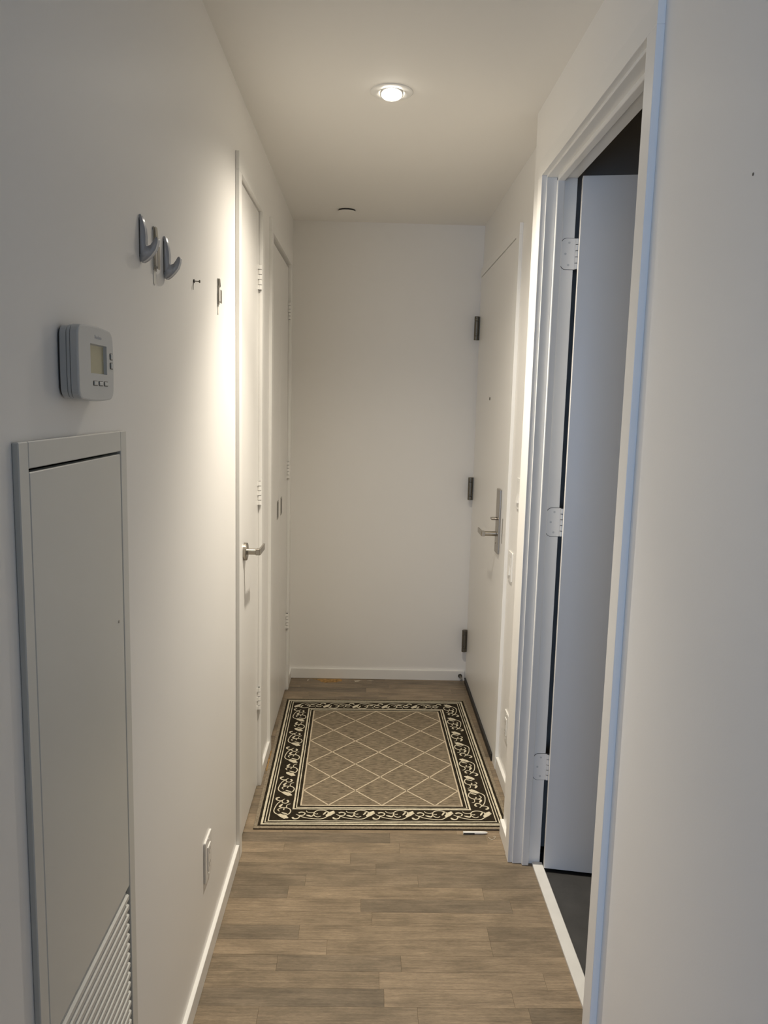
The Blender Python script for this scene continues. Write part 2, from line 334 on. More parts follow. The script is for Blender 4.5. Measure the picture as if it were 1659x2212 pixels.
# door casings
def casing(name, wallx, facex, y0, y1, head, wleg, whead, label, near=True, far=True, inset=0.0):
    a, b = sorted((wallx, facex)); bm = bmesh.new()
    if near: add_box(bm, a, b, y0-wleg, y0, 0.0005, head, bev=0.0012, seg=2)
    if far: add_box(bm, a, b, y1, y1+wleg, 0.0005, head, bev=0.0012, seg=2)
    add_box(bm, a, b, y0-wleg if near else y0, y1+wleg if far else y1, head, head+whead, bev=0.0012, seg=2)
    return struct(name, bm, 'trim', label, 'door casing')
casing('trim_2', XL, -0.393, D1[0], D1[1], D1[2], 0.046, 0.052, 'white flat casing around the closet door with lever handle')
casing('trim_3', XL, -0.393, D2[0], D2[1], D2[2], 0.044, 0.050, 'white flat casing around the double closet doors')
casing('trim_4', XN, 0.493, DB[0], DB[1], DB[2], 0.050, 0.046, 'white casing around the open bathroom doorway')
casing('trim_5', XF, 0.556, DE[0], DE[1], DE[2], 0.070, 0.042, 'white casing around the entry door', far=False)
# bathroom jamb: lining with a door stop, as one frame
jm = bmesh.new()
for (y0, y1) in ((DB[0]+0.0065, DB[0]-0.004), (DB[1]-0.006, DB[1]+0.006)):
    a, b = sorted((y0, y1)); add_box(jm, XN-0.0005, 0.5985, a, b, 0.0005, DB[2]-0.0065, bev=0.0012, seg=2)
add_box(jm, 0.537, 0.559, DB[1]-0.018, DB[1]-0.005, 0.0005, DB[2]-0.0065, bev=0.0025, seg=2)
add_box(jm, 0.537, 0.559, DB[0]+0.0055, DB[0]+0.018, 0.0005, DB[2]-0.0065, bev=0.0025, seg=2)
add_box(jm, XN-0.0005, 0.5985, DB[0], DB[1], DB[2]-0.0065, DB[2]+0.004, bev=0.0012, seg=2)
add_box(jm, 0.537, 0.559, DB[0]+0.006, DB[1]-0.006, DB[2]-0.018, DB[2]-0.0055, bev=0.0025, seg=2)
struct('trim_6', jm, 'trim', 'white stepped jamb lining inside the bathroom doorway', 'door jamb')

# ------------------------------------------------------------------ doors
def knuckle_hinge(door, x, y, z0, z1, r, m, n=5):
    """A hinge barrel made of knuckles with a pin, standing at (x, y)."""
    h = (z1-z0)/n
    root = obj('hinge', tube([(x, y, z0), (x, y, z1)], r*0.72, 10), 'button', door)
    for k in range(n):
        bm_ = tube([(x, y, z0+k*h+0.0010), (x, y, z0+(k+1)*h-0.0010)], r, 14)
        s = 1 if k % 2 else -1
        add_box(bm_, x-r*1.0, x-r*0.55, min(y, y+s*0.0115), max(y, y+s*0.0115), z0+k*h+0.0010, z0+(k+1)*h-0.0010) if x < 0 else None
        obj('knuckle', bm_, m, root)
    return root
d1 = thing('door_1', (XL, D1[0], 0), 'white closet door with a lever handle, nearest on left wall', 'door', kind='structure')
obj('leaf', bx(-0.442, -0.407, D1[0]+0.003, D1[1]-0.003, 0.010, D1[2]-0.004, bev=0.001), 'door', d1)
for z0, z1 in ((1.893, 1.982), (1.115, 1.204), (0.318, 0.407)): knuckle_hinge(d1, -0.4005, D1[1]-0.007, z0, z1, 0.0072, 'trim')
def xlathe(prof, x, y, z, sgn, n=36):
    """Revolve (r, depth) about the x axis from (x, y, z) going sgn*x."""
    bm_ = add_lathe(bmesh.new(), prof, (0, 0, 0), n)
    for v in bm_.verts: v.co = Vector((x+sgn*v.co.z, y+v.co.x, z+v.co.y))
    bmesh.ops.recalc_face_normals(bm_, faces=bm_.faces); return bm_
def lever(door, x, sgn, y, z, reach, length, rose_r=None):
    if rose_r:
        hd = obj('handle', xlathe([(0, 0), (rose_r, 0), (rose_r, 0.009), (rose_r-0.002, 0.0115), (0, 0.0115)], x, y, z, sgn), 'nickel', door, smooth=False)
        par = hd
    else: par = door
    bm_ = tube([(x+sgn*0.002, y, z), (x+sgn*(reach-0.012), y, z)], 0.0105, 20)
    obj('lever_neck', bm_, 'nickel', par)
    a = x+sgn*(reach-0.016); b = x+sgn*reach
    poly = [(a, y-0.011), (b-sgn*0.003, y-0.011), (b, y-0.006), (b, y+length), (b-sgn*0.006, y+length), (b-sgn*0.007, y+0.012), (a, y+0.010)]
    obj('lever_blade', bevel_all(prism(poly, 'z', z-0.0105, z+0.0105), 0.0008, 1), 'nickel', par)
lever(d1, -0.407, 1, 2.572, 1.000, 0.056, 0.100, 0.030)
def leaf_double(name, y0, y1, label, yp, hinge_y):
    d = thing(name, (XL, y0, 0), label, 'door', kind='structure')
    obj('leaf', boxes([(-0.442, -0.407, y0, y1, 0.010, D2[2]-0.016)], bev=0.001), 'door', d)
    q = obj('flush_pull', boxes([(-0.4075, -0.4062, yp-0.030, yp+0.030, 0.966, 1.050)], bev=0.0004), 'steel', d)
    obj('recess', bx(-0.4064, -0.4058, yp-0.006, yp+0.024, 0.974, 1.042), 'button', q)
    if hinge_y:
        for z0, z1 in ((1.897, 1.980), (1.116, 1.199), (0.335, 0.415)): knuckle_hinge(d, -0.4005, hinge_y, z0, z1, 0.0072, 'trim')
    return d
leaf_double('door_2', D2[0]+0.003, 3.6035, 'narrow white closet door with flush pull, nearer of the pair', 3.535, None)
leaf_double('door_3', 3.6065, D2[1]-0.003, 'narrow white closet door with flush pull, farther of the pair', 3.678, D2[1]-0.007)

d4 = thing('door_4', (XF, DE[1], 0), 'white entry door with long nickel lock plate, at right far end', 'door', kind='structure')
obj('leaf', bx(0.558, 0.602, DE[0]+0.004, DE[1]-0.004, 0.014, DE[2]-0.004, bev=0.001), 'door', d4)
obj('door_sweep', boxes([(0.551, 0.5578, DE[0]+0.006, DE[1]-0.03, 0.0012, 0.030), (0.549, 0.5578, DE[0]+0.006, DE[1]-0.03, 0.028, 0.033)], bev=0.001), 'black', d4)
lp = obj('lock_plate', bx(0.549, 0.558, 3.208, 3.284, 0.886, 1.157, bev=0.0018, seg=2), 'nickel', d4)
lever(lp, 0.549, -1, 3.256, 0.966, 0.064, 0.100)
obj('thumb_turn', bevel_all(prism(rrect(3.240, 3.272, 1.026, 1.036, 0.0045, 4), 'x', 0.549, 0.524), 0.0025, 2), 'nickel', lp)
obj('cylinder_screw', tube([(0.5495, 3.262, 0.925), (0.5478, 3.262, 0.925)], 0.003, 10), 'nickel', lp)
obj('latch_plate', bx(0.5562, 0.5585, 3.147, 3.160, 0.942, 1.045, bev=0.0005), 'nickel', d4)
pe = obj('peephole', tube([(0.5585, 3.640, 1.535), (0.5555, 3.640, 1.535)], 0.0075, 16), 'bronze', d4)
obj('peephole_lens', tube([(0.5556, 3.640, 1.535), (0.5550, 3.640, 1.535)], 0.0045, 12), 'black', pe)
for z0, z1 in ((1.835, 1.954), (1.007, 1.126), (0.176, 0.296)):
    hx, hy, r = 0.5425, 4.090, 0.0125
    hg = obj('hinge', boxes([(0.5425, 0.5585, hy-0.004, hy+0.012, z0, z1)], bev=0.0008), 'bronze', d4)
    hh = z1-z0
    for a, b in ((0, 0.175), (0.185, 0.80), (0.81, 1.0)):
        obj('barrel', bevel_all(tube([(hx, hy, z0+a*hh), (hx, hy, z0+b*hh)], r, 20), 0.001, 1, 50), 'bronze', hg)
    obj('set_screw', tube([(hx-0.003, hy-r*0.9, z0+0.26*hh), (hx-0.003, hy-r-0.0006, z0+0.26*hh)], 0.0018, 8), 'black', hg)
    obj('set_screw', tube([(hx-0.003, hy-r*0.9, z0+0.9*hh), (hx-0.003, hy-r-0.0006, z0+0.9*hh)], 0.0018, 8), 'black', hg)

# bathroom door, hinged at the far jamb and swung inwards; pin at (0.607, 2.398)
PINX, PINY, OPEN = 0.607, 2.397, math.radians(80)
d5 = thing('door_5', (PINX, PINY, 0), 'flat white bathroom door standing open into dark room', 'door', kind='structure', rz=OPEN)
obj('leaf', bx(-0.0440, -0.0090, -0.845, -0.003, 0.012, 2.166, bev=0.0015, seg=2), 'door', d5, local=True)
RI = Matrix.Rotation(-OPEN, 4, 'Z')
def to_local(bm_):
    bmesh.ops.transform(bm_, matrix=RI @ Matrix.Translation((-PINX, -PINY, 0)), verts=bm_.verts); return bm_
for z0, z1 in ((1.910, 1.999), (1.103, 1.192), (0.297, 0.386)):
    hg = obj('hinge', to_local(prism([(x_, z_) for x_, z_ in rrect(0.560, 0.603, z0, z1, 0.016, 6, (0, 1, 1, 0))], 'y', DB[1]-0.0060, DB[1]-0.0078)), 'trim', d5, local=True)
    obj('mortise', to_local(prism(rrect(0.5585, 0.598, z0-0.0014, z1+0.0014, 0.017, 6, (0, 1, 1, 0)), 'y', DB[1]-0.0058, DB[1]-0.0064)), 'button', hg, local=True)
    hh = (z1-z0)/5
    for k in range(5):
        obj('knuckle', to_local(tube([(PINX, PINY-0.003, z0+k*hh+0.0011), (PINX, PINY-0.003, z0+(k+1)*hh-0.0011)], 0.0062, 14)), 'trim', hg, local=True)
    obj('pin', to_local(tube([(PINX, PINY-0.003, z0-0.001), (PINX, PINY-0.003, z1+0.001)], 0.0045, 10)), 'button', hg, local=True)
    for (sx, sz) in ((0.583, 0.14), (0.573, 0.5), (0.583, 0.86)):
        obj('screw', to_local(tube([(sx, DB[1]-0.0076, z0+sz*(z1-z0)), (sx, DB[1]-0.0084, z0+sz*(z1-z0))], 0.0034, 12)), 'plastic_grey', hg, local=True)

# ------------------------------------------------------------------ access panel with louvres
PF = -0.397
ap = thing('access_panel', (XL, (PA[0]+PA[1])/2, 0.09), 'tall grey-white metal access panel with louvred lower vent, on left wall', 'access panel')
oy0, oy1, oz0, oz1 = 0.895, 1.292, 0.090, 1.446; iy0, iy1, iz0, iz1 = 0.921, 1.263, 0.120, 1.414
bm = boxes([(XL, PF, oy0, iy0, oz0, oz1), (XL, PF, iy1, oy1, oz0, oz1), (XL, PF, iy0, iy1, iz1, oz1), (XL, PF, iy0, iy1, oz0, iz0)], bev=0.0012)
add_box(bm, -0.46, XL, iy0-0.004, iy0, iz0, iz1); add_box(bm, -0.46, XL, iy1, iy1+0.004, iz0, iz1); add_box(bm, -0.46, XL, iy0, iy1, iz1, iz1+0.004)
obj('frame', bm, 'panel', ap)
obj('cavity', bx(-0.470, -0.460, PA[0], PA[1], PA[2], PA[3]), 'dark', ap)
LZ = 0.662
pd = obj('panel_door', boxes([(-0.412, PF-0.0005, iy0+0.0025, iy1-0.0025, LZ, iz1-0.0045)], bev=0.0012), 'panel', ap)
obj('latch', tube([(PF-0.001, 1.235, 1.14), (PF+0.0004, 1.235, 1.14)], 0.0022, 10), 'steel', pd)
PITCHZ = 0.0184; z = LZ - 0.0125; smesh = None
while z > iz0 + 0.012:
    if smesh is None:
        bm = prism([(0.0, -0.0150), (0.0022, -0.0142), (0.0022, -0.0072), (-0.0140, 0.0035), (-0.0165, 0.0035), (-0.0165, 0.0012), (-0.0005, -0.0128)], 'y', 0, iy1-iy0-0.009)
        smesh = bpy.data.meshes.new('slat'); bm.normal_update(); bm.to_mesh(smesh); bm.free(); smesh.materials.append(M['panel'])
    o = bpy.data.objects.new('slat', smesh); C.objects.link(o); o.parent = ap
    o.location = Vector((PF-0.0025, iy0+0.002, z+0.004)) - ap.location
    z -= PITCHZ

# ------------------------------------------------------------------ thermostat
th = thing('thermostat', (XL, 1.102, 1.495), 'white wall thermostat with blank beige screen above the access panel', 'thermostat')
TY0, TY1, TZ0, TZ1 = 1.036, 1.174, 1.497, 1.592
def outline(y0, y1, z0, z1, bulge, r):
    """Rounded outline with gently bowed top, bottom and far side."""
    pts = rrect(y0, y1, z0, z1, r, 6); cyy, czz = (y0+y1)/2, (z0+z1)/2; out = []
    N = []
    for i, p in enumerate(pts):
        q = pts[(i+1) % len(pts)]; N.append(p)
        if (Vector(p)-Vector(q)).length > 0.02:
            for k in range(1, 8): N.append((p[0]+(q[0]-p[0])*k/8, p[1]+(q[1]-p[1])*k/8))
    for a, b in N:
        u = (a-cyy)/((y1-y0)/2); v = (b-czz)/((z1-z0)/2)
        out.append((a + bulge*(1-v*v)*(1 if u > 0 else -0.4)*abs(u), b + bulge*(1-u*u)*(1 if v > 0 else -1)*abs(v)))
    return out
obj('back_plate', prism(outline(TY0+0.004, TY1-0.008, TZ0+0.004, TZ1-0.004, 0.003, 0.012), 'x', XL, XL+0.003), 'button', th)
for x0, x1, dy in ((XL+0.003, XL+0.0115, 0.0012), (XL+0.0122, XL+0.0168, 0.0006)):
    obj('body', bevel_all(prism(outline(TY0+dy, TY1-dy-0.003, TZ0+dy, TZ1-dy, 0.003, 0.012), 'x', x0, x1), 0.0006, 1), 'plastic_grey', th)
obj('body_core', prism(outline(TY0+0.003, TY1-0.006, TZ0+0.003, TZ1-0.003, 0.003, 0.011), 'x', XL+0.003, XL+0.020), 'button', th)
XFc = XL + 0.0275
# front cover: outline prism with a window opening
ol = outline(TY0, TY1, TZ0, TZ1, 0.0035, 0.012)
def cover():
    bm_ = bmesh.new(); n = len(ol); cyy, czz = (TY0+TY1)/2, (TZ0+TZ1)/2
    sc_ = lambda s: [(cyy+(a-cyy)*s, czz+(b-czz)*s) for a, b in ol]
    rings = [(XL+0.0175, 1.0), (XL+0.0255, 1.0), (XL+0.0269, 0.985), (XFc, 0.955)]
    vr = [[bm_.verts.new((x_, a, b)) for a, b in sc_(s)] for x_, s in rings]
    for r0, r1 in zip(vr, vr[1:]):
        for k in range(n): bm_.faces.new((r0[k], r0[(k+1) % n], r1[(k+1) % n], r1[k]))
    S = (1.080, 1.146, 1.531, 1.571)
    # window corners, two depths
    w0 = [bm_.verts.new((XFc, a, b)) for a, b in ((S[0], S[2]), (S[1], S[2]), (S[1], S[3]), (S[0], S[3]))]
    w1 = [bm_.verts.new((XFc-0.0045, a, b)) for a, b in ((S[0]+0.0015, S[2]+0.001), (S[1]-0.002, S[2]+0.001), (S[1]-0.002, S[3]-0.0015), (S[0]+0.0015, S[3]-0.0015))]
    for k in range(4): bm_.faces.new((w0[k], w0[(k+1) % 4], w1[(k+1) % 4], w1[k]))
    top = vr[-1]; ed = [bm_.edges.get((top[k], top[(k+1) % n])) for k in range(n)] + [bm_.edges.get((w0[k], w0[(k+1) % 4])) for k in range(4)]
    bmesh.ops.triangle_fill(bm_, edges=ed, use_beauty=True)
    bmesh.ops.recalc_face_normals(bm_, faces=bm_.faces); return bm_
fc = obj('front_cover', cover(), 'plastic_grey', th)
obj('screen', bx(XFc-0.006, XFc-0.0042, 1.0805, 1.1455, 1.5315, 1.5705), 'lcd', th)
for k in range(3):
    a = 1.089+k*0.0215
    s = obj('button_slot', prism(rrect(a-0.0015, a+0.0165, 1.5145, 1.5215, 0.002, 3), 'x', XFc-0.0005, XFc+0.0003), 'button', th)
    obj('button', bevel_all(prism(rrect(a+0.0006, a+0.0155, 1.5155, 1.5205, 0.0015, 3), 'x', XFc, XFc+0.0014), 0.0005, 1), 'plastic_grey', s)
for zc in (1.5445, 1.5575):
    s = obj('arrow_button', prism(rrect(1.158, 1.171, zc-0.0048, zc+0.0048, 0.002, 3), 'x', XFc-0.0012, XFc+0.0004), 'button', th)
    obj('button', bevel_all(prism(rrect(1.1605, 1.1705, zc-0.0038, zc+0.0038, 0.0015, 3), 'x', XFc, XFc+0.0016), 0.0005, 1), 'plastic_grey', s)

tx = bpy.data.curves.new('lettering', 'FONT'); tx.body = 'Braeburn'; tx.size = 0.0072; tx.extrude = 0.0002; tx.resolution_u = 2
to = bpy.data.objects.new('lettering', tx); C.objects.link(to)
lm = bpy.data.meshes.new_from_object(to.evaluated_get(bpy.context.evaluated_depsgraph_get())); bpy.data.objects.remove(to); bpy.data.curves.remove(tx)
lm.materials.clear(); lm.materials.append(M['hook']); lt = bpy.data.objects.new('lettering', lm); C.objects.link(lt); lt.parent = th
lt.location = Vector((XFc+0.0001, 1.098, 1.5785)) - th.location; lt.rotation_euler = (math.radians(90), 0, math.radians(90))

# ------------------------------------------------------------------ hooks, screw
prof = [(0, 79.8), (2.7, 78.2), (6.0, 68.3), (9.0, 56.1), (10.3, 43.8), (9.9, 29.5), (10.8, 26.0), (13.9, 24.2), (20.4, 26.7), (25.1, 33.0), (28.4, 39.0), (30.2, 40.4), (31.4, 38.6), (30.3, 30.9), (27.2, 20.7), (20.1, 11.5), (11.9, 3.4), (6, 0), (2, 0), (0, 6)]
def coat_hook(y, z, label):
    t = thing('coat_hook', (XL, y, z), label, 'coat hook', 'curved silver coat hooks on left wall')
    bm_ = bmesh.new(); loops = []
    for yy, s in ((-0.0070, 0.74), (-0.0056, 0.93), (-0.003, 1.0), (0.003, 1.0), (0.0056, 0.93), (0.0070, 0.74)):
        # the sides shrink towards the profile's middle line so the hook is rounded
        n = len(prof); row = []
        for i, (px, pz) in enumerate(prof):
            a = Vector(prof[i-1]); b = Vector(prof[(i+1) % n]); d = (b-a).normalized(); nn = Vector((d.y, -d.x))
            q = Vector((px, pz)) - nn*(1-s)*5.0
            row.append(bm_.verts.new((max(q.x, 0)/1000, yy, q.y/1000)))
        loops.append(row)
    for a, b in zip(loops, loops[1:]):
        for k in range(len(a)): bm_.faces.new((a[k], a[(k+1) % len(a)], b[(k+1) % len(a)], b[k]))
    bm_.faces.new(loops[0]); bm_.faces.new(loops[-1])
    bmesh.ops.recalc_face_normals(bm_, faces=bm_.faces)
    bmesh.ops.smooth_vert(bm_, verts=bm_.verts, factor=0.06, use_axis_x=True, use_axis_y=True, use_axis_z=True)
    for v in bm_.verts: v.co.x = max(v.co.x, 0.0012)
    obj('hook', bm_, 'hook', t, local=True, smooth=True)
    obj('mount', prism(rrect(-0.007, 0.007, 0.006, 0.075, 0.006, 4), 'x', 0, 0.002), 'button', t, local=True)
    return t
coat_hook(1.419, 1.735, 'curved silver plastic coat hook, closer to the thermostat')
coat_hook(1.580, 1.731, 'curved silver plastic coat hook, closer to the small black screw')
def rail_hook(y, z, label, s=1.0, tab=True):
    t = thing('adhesive_hook', (XL, y, z), label, 'hook', 'small metal adhesive hooks on left wall')
    obj('adhesive_pad', bx(0, 0.0012, -0.009, 0.009, 0.004, 0.084*s), 'clear', t, local=True)
    obj('back_plate', bx(0.0012, 0.0026, -0.0095, 0.0095, 0.012, 0.090*s, bev=0.0004), 'steel', t, local=True)
    poly = [(0.0026, 0.018), (0.0080, 0.0145), (0.0092, 0.016), (0.0092, 0.056*s), (0.0080, 0.056*s), (0.0078, 0.0185), (0.0030, 0.0215)]
    obj('hook_arm', prism(poly, 'y', -0.007, 0.007), 'steel', t, local=True)
    poly = [(0.0026, 0.064*s), (0.0058, 0.066*s), (0.0066, 0.070*s), (0.0050, 0.090*s), (0.0044, 0.090*s), (0.0050, 0.070*s), (0.0026, 0.067*s)]
    obj('top_clip', prism(poly, 'y', -0.007, 0.007), 'steel', t, local=True)
    if tab: obj('pull_tab', prism(rrect(-0.008, 0.008, -0.014, 0.012, 0.0075, 5), 'x', 0.0002, 0.0014), 'clear', t, local=True)
rail_hook(1.507, 1.722, 'flat metal adhesive hook with white pull tab, between two curved hooks')
rail_hook(2.124, 1.737, 'flat metal adhesive hook close to the closet door casing', 0.86)
sc = thing('wall_screw', (XL, 1.836, 1.765), 'small black screw sticking out of left wall', 'screw')
obj('anchor', tube([(XL, 1.836, 1.765), (XL+0.0022, 1.836, 1.765)], 0.0042, 14), 'black', sc)
obj('shank', tube([(XL+0.002, 1.836, 1.765), (XL+0.0125, 1.836, 1.7645)], 0.0012, 10), 'bronze', sc)
obj('head', tube([(XL+0.0115, 1.836, 1.7645), (XL+0.0135, 1.836, 1.7645), (XL+0.0150, 1.836, 1.7645)], [0.0014, 0.0035, 0.0028], 14), 'bronze', sc)
obj('thread', tube([(XL+0.001, 1.834, 1.762), (XL+0.0012, 1.830, 1.755), (XL+0.001, 1.829, 1.745)], 0.0006, 6), 'steel', sc)

# ------------------------------------------------------------------ outlets and switches
def wall_plate(name, x, sgn, yc, zc, label, cat, kind, group=None):
    t = thing(name, (x, yc, zc), label, cat, group); X = lambda d: x+sgn*d
    obj('plate', bevel_all(prism(rrect(yc-0.0385, yc+0.0385, zc-0.058, zc+0.058, 0.004, 3), 'x', X(0), X(0.0058)), 0.002, 2), 'plastic', t)
    def b(n, d0, d1, a0, a1, c0, c1, m, par, bev=0.0006): 
        lo_, hi_ = sorted((X(d0), X(d1))); return obj(n, bx(lo_, hi_, yc+a0, yc+a1, zc+c0, zc+c1, bev=bev), m, par)
    if kind == 'outlet':
        ins = b('receptacle', 0.005, 0.0082, -0.0165, 0.0165, -0.0335, 0.0335, 'plastic', t)
        for s in (-1, 1):
            for yy in (-0.0063, 0.0063): b('slot', 0.0080, 0.0084, yy-0.0011, yy+0.0011, s*0.0185-0.002, s*0.0185+0.006, 'button', ins, 0)
            obj('ground_hole', tube([(X(0.0080), yc, zc+s*0.0185-0.0085), (X(0.0084), yc, zc+s*0.0185-0.0085)], 0.0024, 10), 'button', ins)
    elif kind == 'switch':
        ro = prism([(X(0.004), -0.033), (X(0.0125), -0.033), (X(0.0070), 0.0), (X(0.0062), 0.033), (X(0.004), 0.033)], 'y', yc-0.0165, yc+0.0165)
        bmesh.ops.translate(ro, verts=ro.verts, vec=(0, 0, zc)); obj('rocker', ro, 'plastic', t)
    for s in (-1, 1): obj('screw', tube([(X(0.0055), yc, zc+s*0.0485), (X(0.0066), yc, zc+s*0.0485)], 0.003, 10), 'plastic', t)
    return t
wall_plate('wall_outlet', XL, 1, 1.934, 0.300, 'white double outlet low on left wall above the baseboard', 'outlet', 'outlet')
wall_plate('light_switch', XF, -1, 2.998, 0.880, 'white rocker light switch fully visible beside the entry door casing', 'switch', 'switch')
wall_plate('light_switch', XF, -1, 2.893, 1.178, 'white rocker switch half hidden behind the bathroom wall corner', 'switch', 'switch')
wall_plate('wall_outlet', XF, -1, 2.915, 0.255, 'white double outlet low on right wall near the rug', 'outlet', 'outlet')

# ------------------------------------------------------------------ ceiling light and sprinkler cover
LX, LY = 0.046, 2.447
dl = thing('recessed_light', (LX, LY, H), 'lit round recessed ceiling light with white trim ring', 'ceiling light')
obj('trim_ring', add_lathe(bmesh.new(), [(0.0635, 0.0), (0.0635, -0.0012), (0.061, -0.0020), (0.040, -0.0026), (0.0375, -0.0015), (0.036, -0.0003)], (LX, LY, H)), 'trim', dl, smooth=True)
def tilted(bm_):
    bmesh.ops.transform(bm_, matrix=Matrix.Translation((LX, LY, H-0.002)) @ Matrix.Rotation(math.radians(-14), 4, 'X') @ Matrix.Translation((-LX, -LY, -H)), verts=bm_.verts); return bm_
obj('gimbal', tilted(add_lathe(bmesh.new(), [(0.0345, -0.0005), (0.0345, -0.0055), (0.0325, -0.0075), (0.0285, -0.0065), (0.0285, -0.0005)], (LX, LY, H))), 'trim', dl, smooth=True)
obj('bulb', tilted(add_lathe(bmesh.new(), [(0.0278, 0.002), (0.0278, -0.0045), (0.0262, -0.0085), (0.0215, -0.0120), (0.0145, -0.0146), (0.0075, -0.0160), (0, -0.0165)], (LX, LY, H))), 'bulb', dl, smooth=True)
for nm, wt, deg, tl in (('lamp_beam', CORE_W, CORE_DEG, TILT), ('lamp_spill', SPILL_W, SPILL_DEG, 0)):
    sd = bpy.data.lights.new(nm, 'SPOT'); sd.energy = wt; sd.color = LAMP_COL; sd.spot_size = math.radians(deg); sd.spot_blend = 1.0; sd.shadow_soft_size = 0.022
    so = bpy.data.objects.new(nm, sd); C.objects.link(so); so.parent = dl; so.location = (0, -0.008, -0.052); so.rotation_euler = (math.radians(-tl), 0, 0)
sp_ = thing('sprinkler_cover', (-0.127, 3.891, H), 'round white concealed sprinkler cover on ceiling near end wall', 'sprinkler')
obj('cover_disc', add_lathe(bmesh.new(), [(0, -0.009), (0.040, -0.009), (0.043, -0.0082), (0.043, -0.0068), (0, -0.0068)], (-0.127, 3.891, H)), 'ceil', sp_)
obj('cup', add_lathe(bmesh.new(), [(0.0405, 0.0), (0.0405, -0.0066), (0.0, -0.0066)], (-0.127, 3.891, H)), 'black', sp_)

# ------------------------------------------------------------------ small things on the floor
ds = thing('door_stop', (0.531, YB-0.012, 0.026), 'bronze baseboard door stop in the far right corner', 'door stop')
obj('base', tube([(0.531, YB-0.012, 0.030), (0.531, YB-0.017, 0.030)], 0.011, 16), 'bronze', ds)
obj('rod', tube([(0.531, YB-0.016, 0.030), (0.531, YB-0.072, 0.029)], 0.0058, 14), 'bronze', ds)
obj('bumper', bevel_all(tube([(0.531, YB-0.070, 0.029), (0.531, YB-0.082, 0.029)], 0.0072, 14), 0.0015, 2, 50), 'steel', ds)
pn = thing('pen', (0.405, 2.572, 0.0), 'white pen lying on floor at front edge of the rug', 'pen')
obj('barrel', tube([(0.365, 2.5715, 0.0054), (0.435, 2.5725, 0.0054)], 0.0052, 16), 'penw', pn)
obj('tip', tube([(0.435, 2.5725, 0.0054), (0.446, 2.5727, 0.0054), (0.452, 2.5728, 0.0054)], [0.0051, 0.0040, 0.0012], 16), 'penw', pn)
obj('clip', bx(0.366, 0.405, 2.5655, 2.5668, 0.0035, 0.0070, bev=0.0004), 'black', pn)
ln_ = obj('lint_thread', tube([(0.452, 2.552, 0.0009), (0.455, 2.543, 0.0010), (0.461, 2.536, 0.0010), (0.468, 2.539, 0.0012), (0.473, 2.546, 0.0010), (0.477, 2.556, 0.0010), (0.473, 2.558, 0.0016), (0.470, 2.551, 0.0014)], 0.0009, 6), 'flake')
tag(ln_, 'curled scrap of white lint on floor by right baseboard', 'lint')

# ------------------------------------------------------------------ rug
RX, RY, HX, HY = 0.0735, 3.201, 0.4605, 0.6110
rug = thing('rug', (RX, RY, 0), 'taupe diamond lattice rug with dark scrollwork border before the entry door', 'rug', rz=math.radians(0.9))
def ring(name, o0, o1, z0, z1, m):
    """A rectangular band between two offsets from the rug's edge."""
    bm_ = bmesh.new(); N = 40
    def loop(o, zz):
        a, b = HX-o, HY-o; pts = []
        for k in range(4):
            c0 = ((-a, -b), (a, -b), (a, b), (-a, b))[k]; c1 = ((a, -b), (a, b), (-a, b), (-a, -b))[k]
            for i in range(N): pts.append((c0[0]+(c1[0]-c0[0])*i/N, c0[1]+(c1[1]-c0[1])*i/N))
        w_ = 0.0005 if z1 > 0.0068 else 0
        return [bm_.verts.new((x_+random.uniform(-w_, w_), y_+random.uniform(-w_, w_), zz)) for x_, y_ in pts]
    ot, it, ob = loop(o0, z1), loop(o1, z1), loop(o0, z0); ib = loop(o1, z0); n = len(ot)
    for k in range(n):
        j = (k+1) % n
        bm_.faces.new((ot[k], ot[j], it[j], it[k])); bm_.faces.new((ob[k], ob[j], ot[j], ot[k])); bm_.faces.new((it[k], it[j], ib[j], ib[k]))
    bmesh.ops.recalc_face_normals(bm_, faces=bm_.faces)
    return obj(name, bm_, m, rug, local=True)
obj('backing', bx(-HX+0.0008, HX-0.0008, -HY+0.0008, HY-0.0008, 0.0008, 0.0030), 'black', rug, local=True)
obj('bound_edge', bx(-HX, HX, -HY, HY, 0.0034, 0.0064, bev=0.0012, seg=2), 'rugedge', rug, local=True)
bd = ring('border', 0.0135, 0.1555, 0.0055, 0.0066, 'rugdark')
obj('field', bx(-HX+0.155, HX-0.155, -HY+0.155, HY-0.155, 0.0055, 0.0066), 'rugfield', rug, local=True)
for o0, o1, m in ((0.023, 0.0305, 'rugcream'), (0.036, 0.0395, 'rugcream'), (0.0465, 0.0500, 'rugcream'), (0.1285, 0.1350, 'rugcream'), (0.1405, 0.1440, 'rugcream'), (0.1550, 0.1605, 'rugtan')):
    ring('border_line', o0, o1, 0.0064, 0.0071, m)
fx, fy = HX-0.1605, HY-0.1605
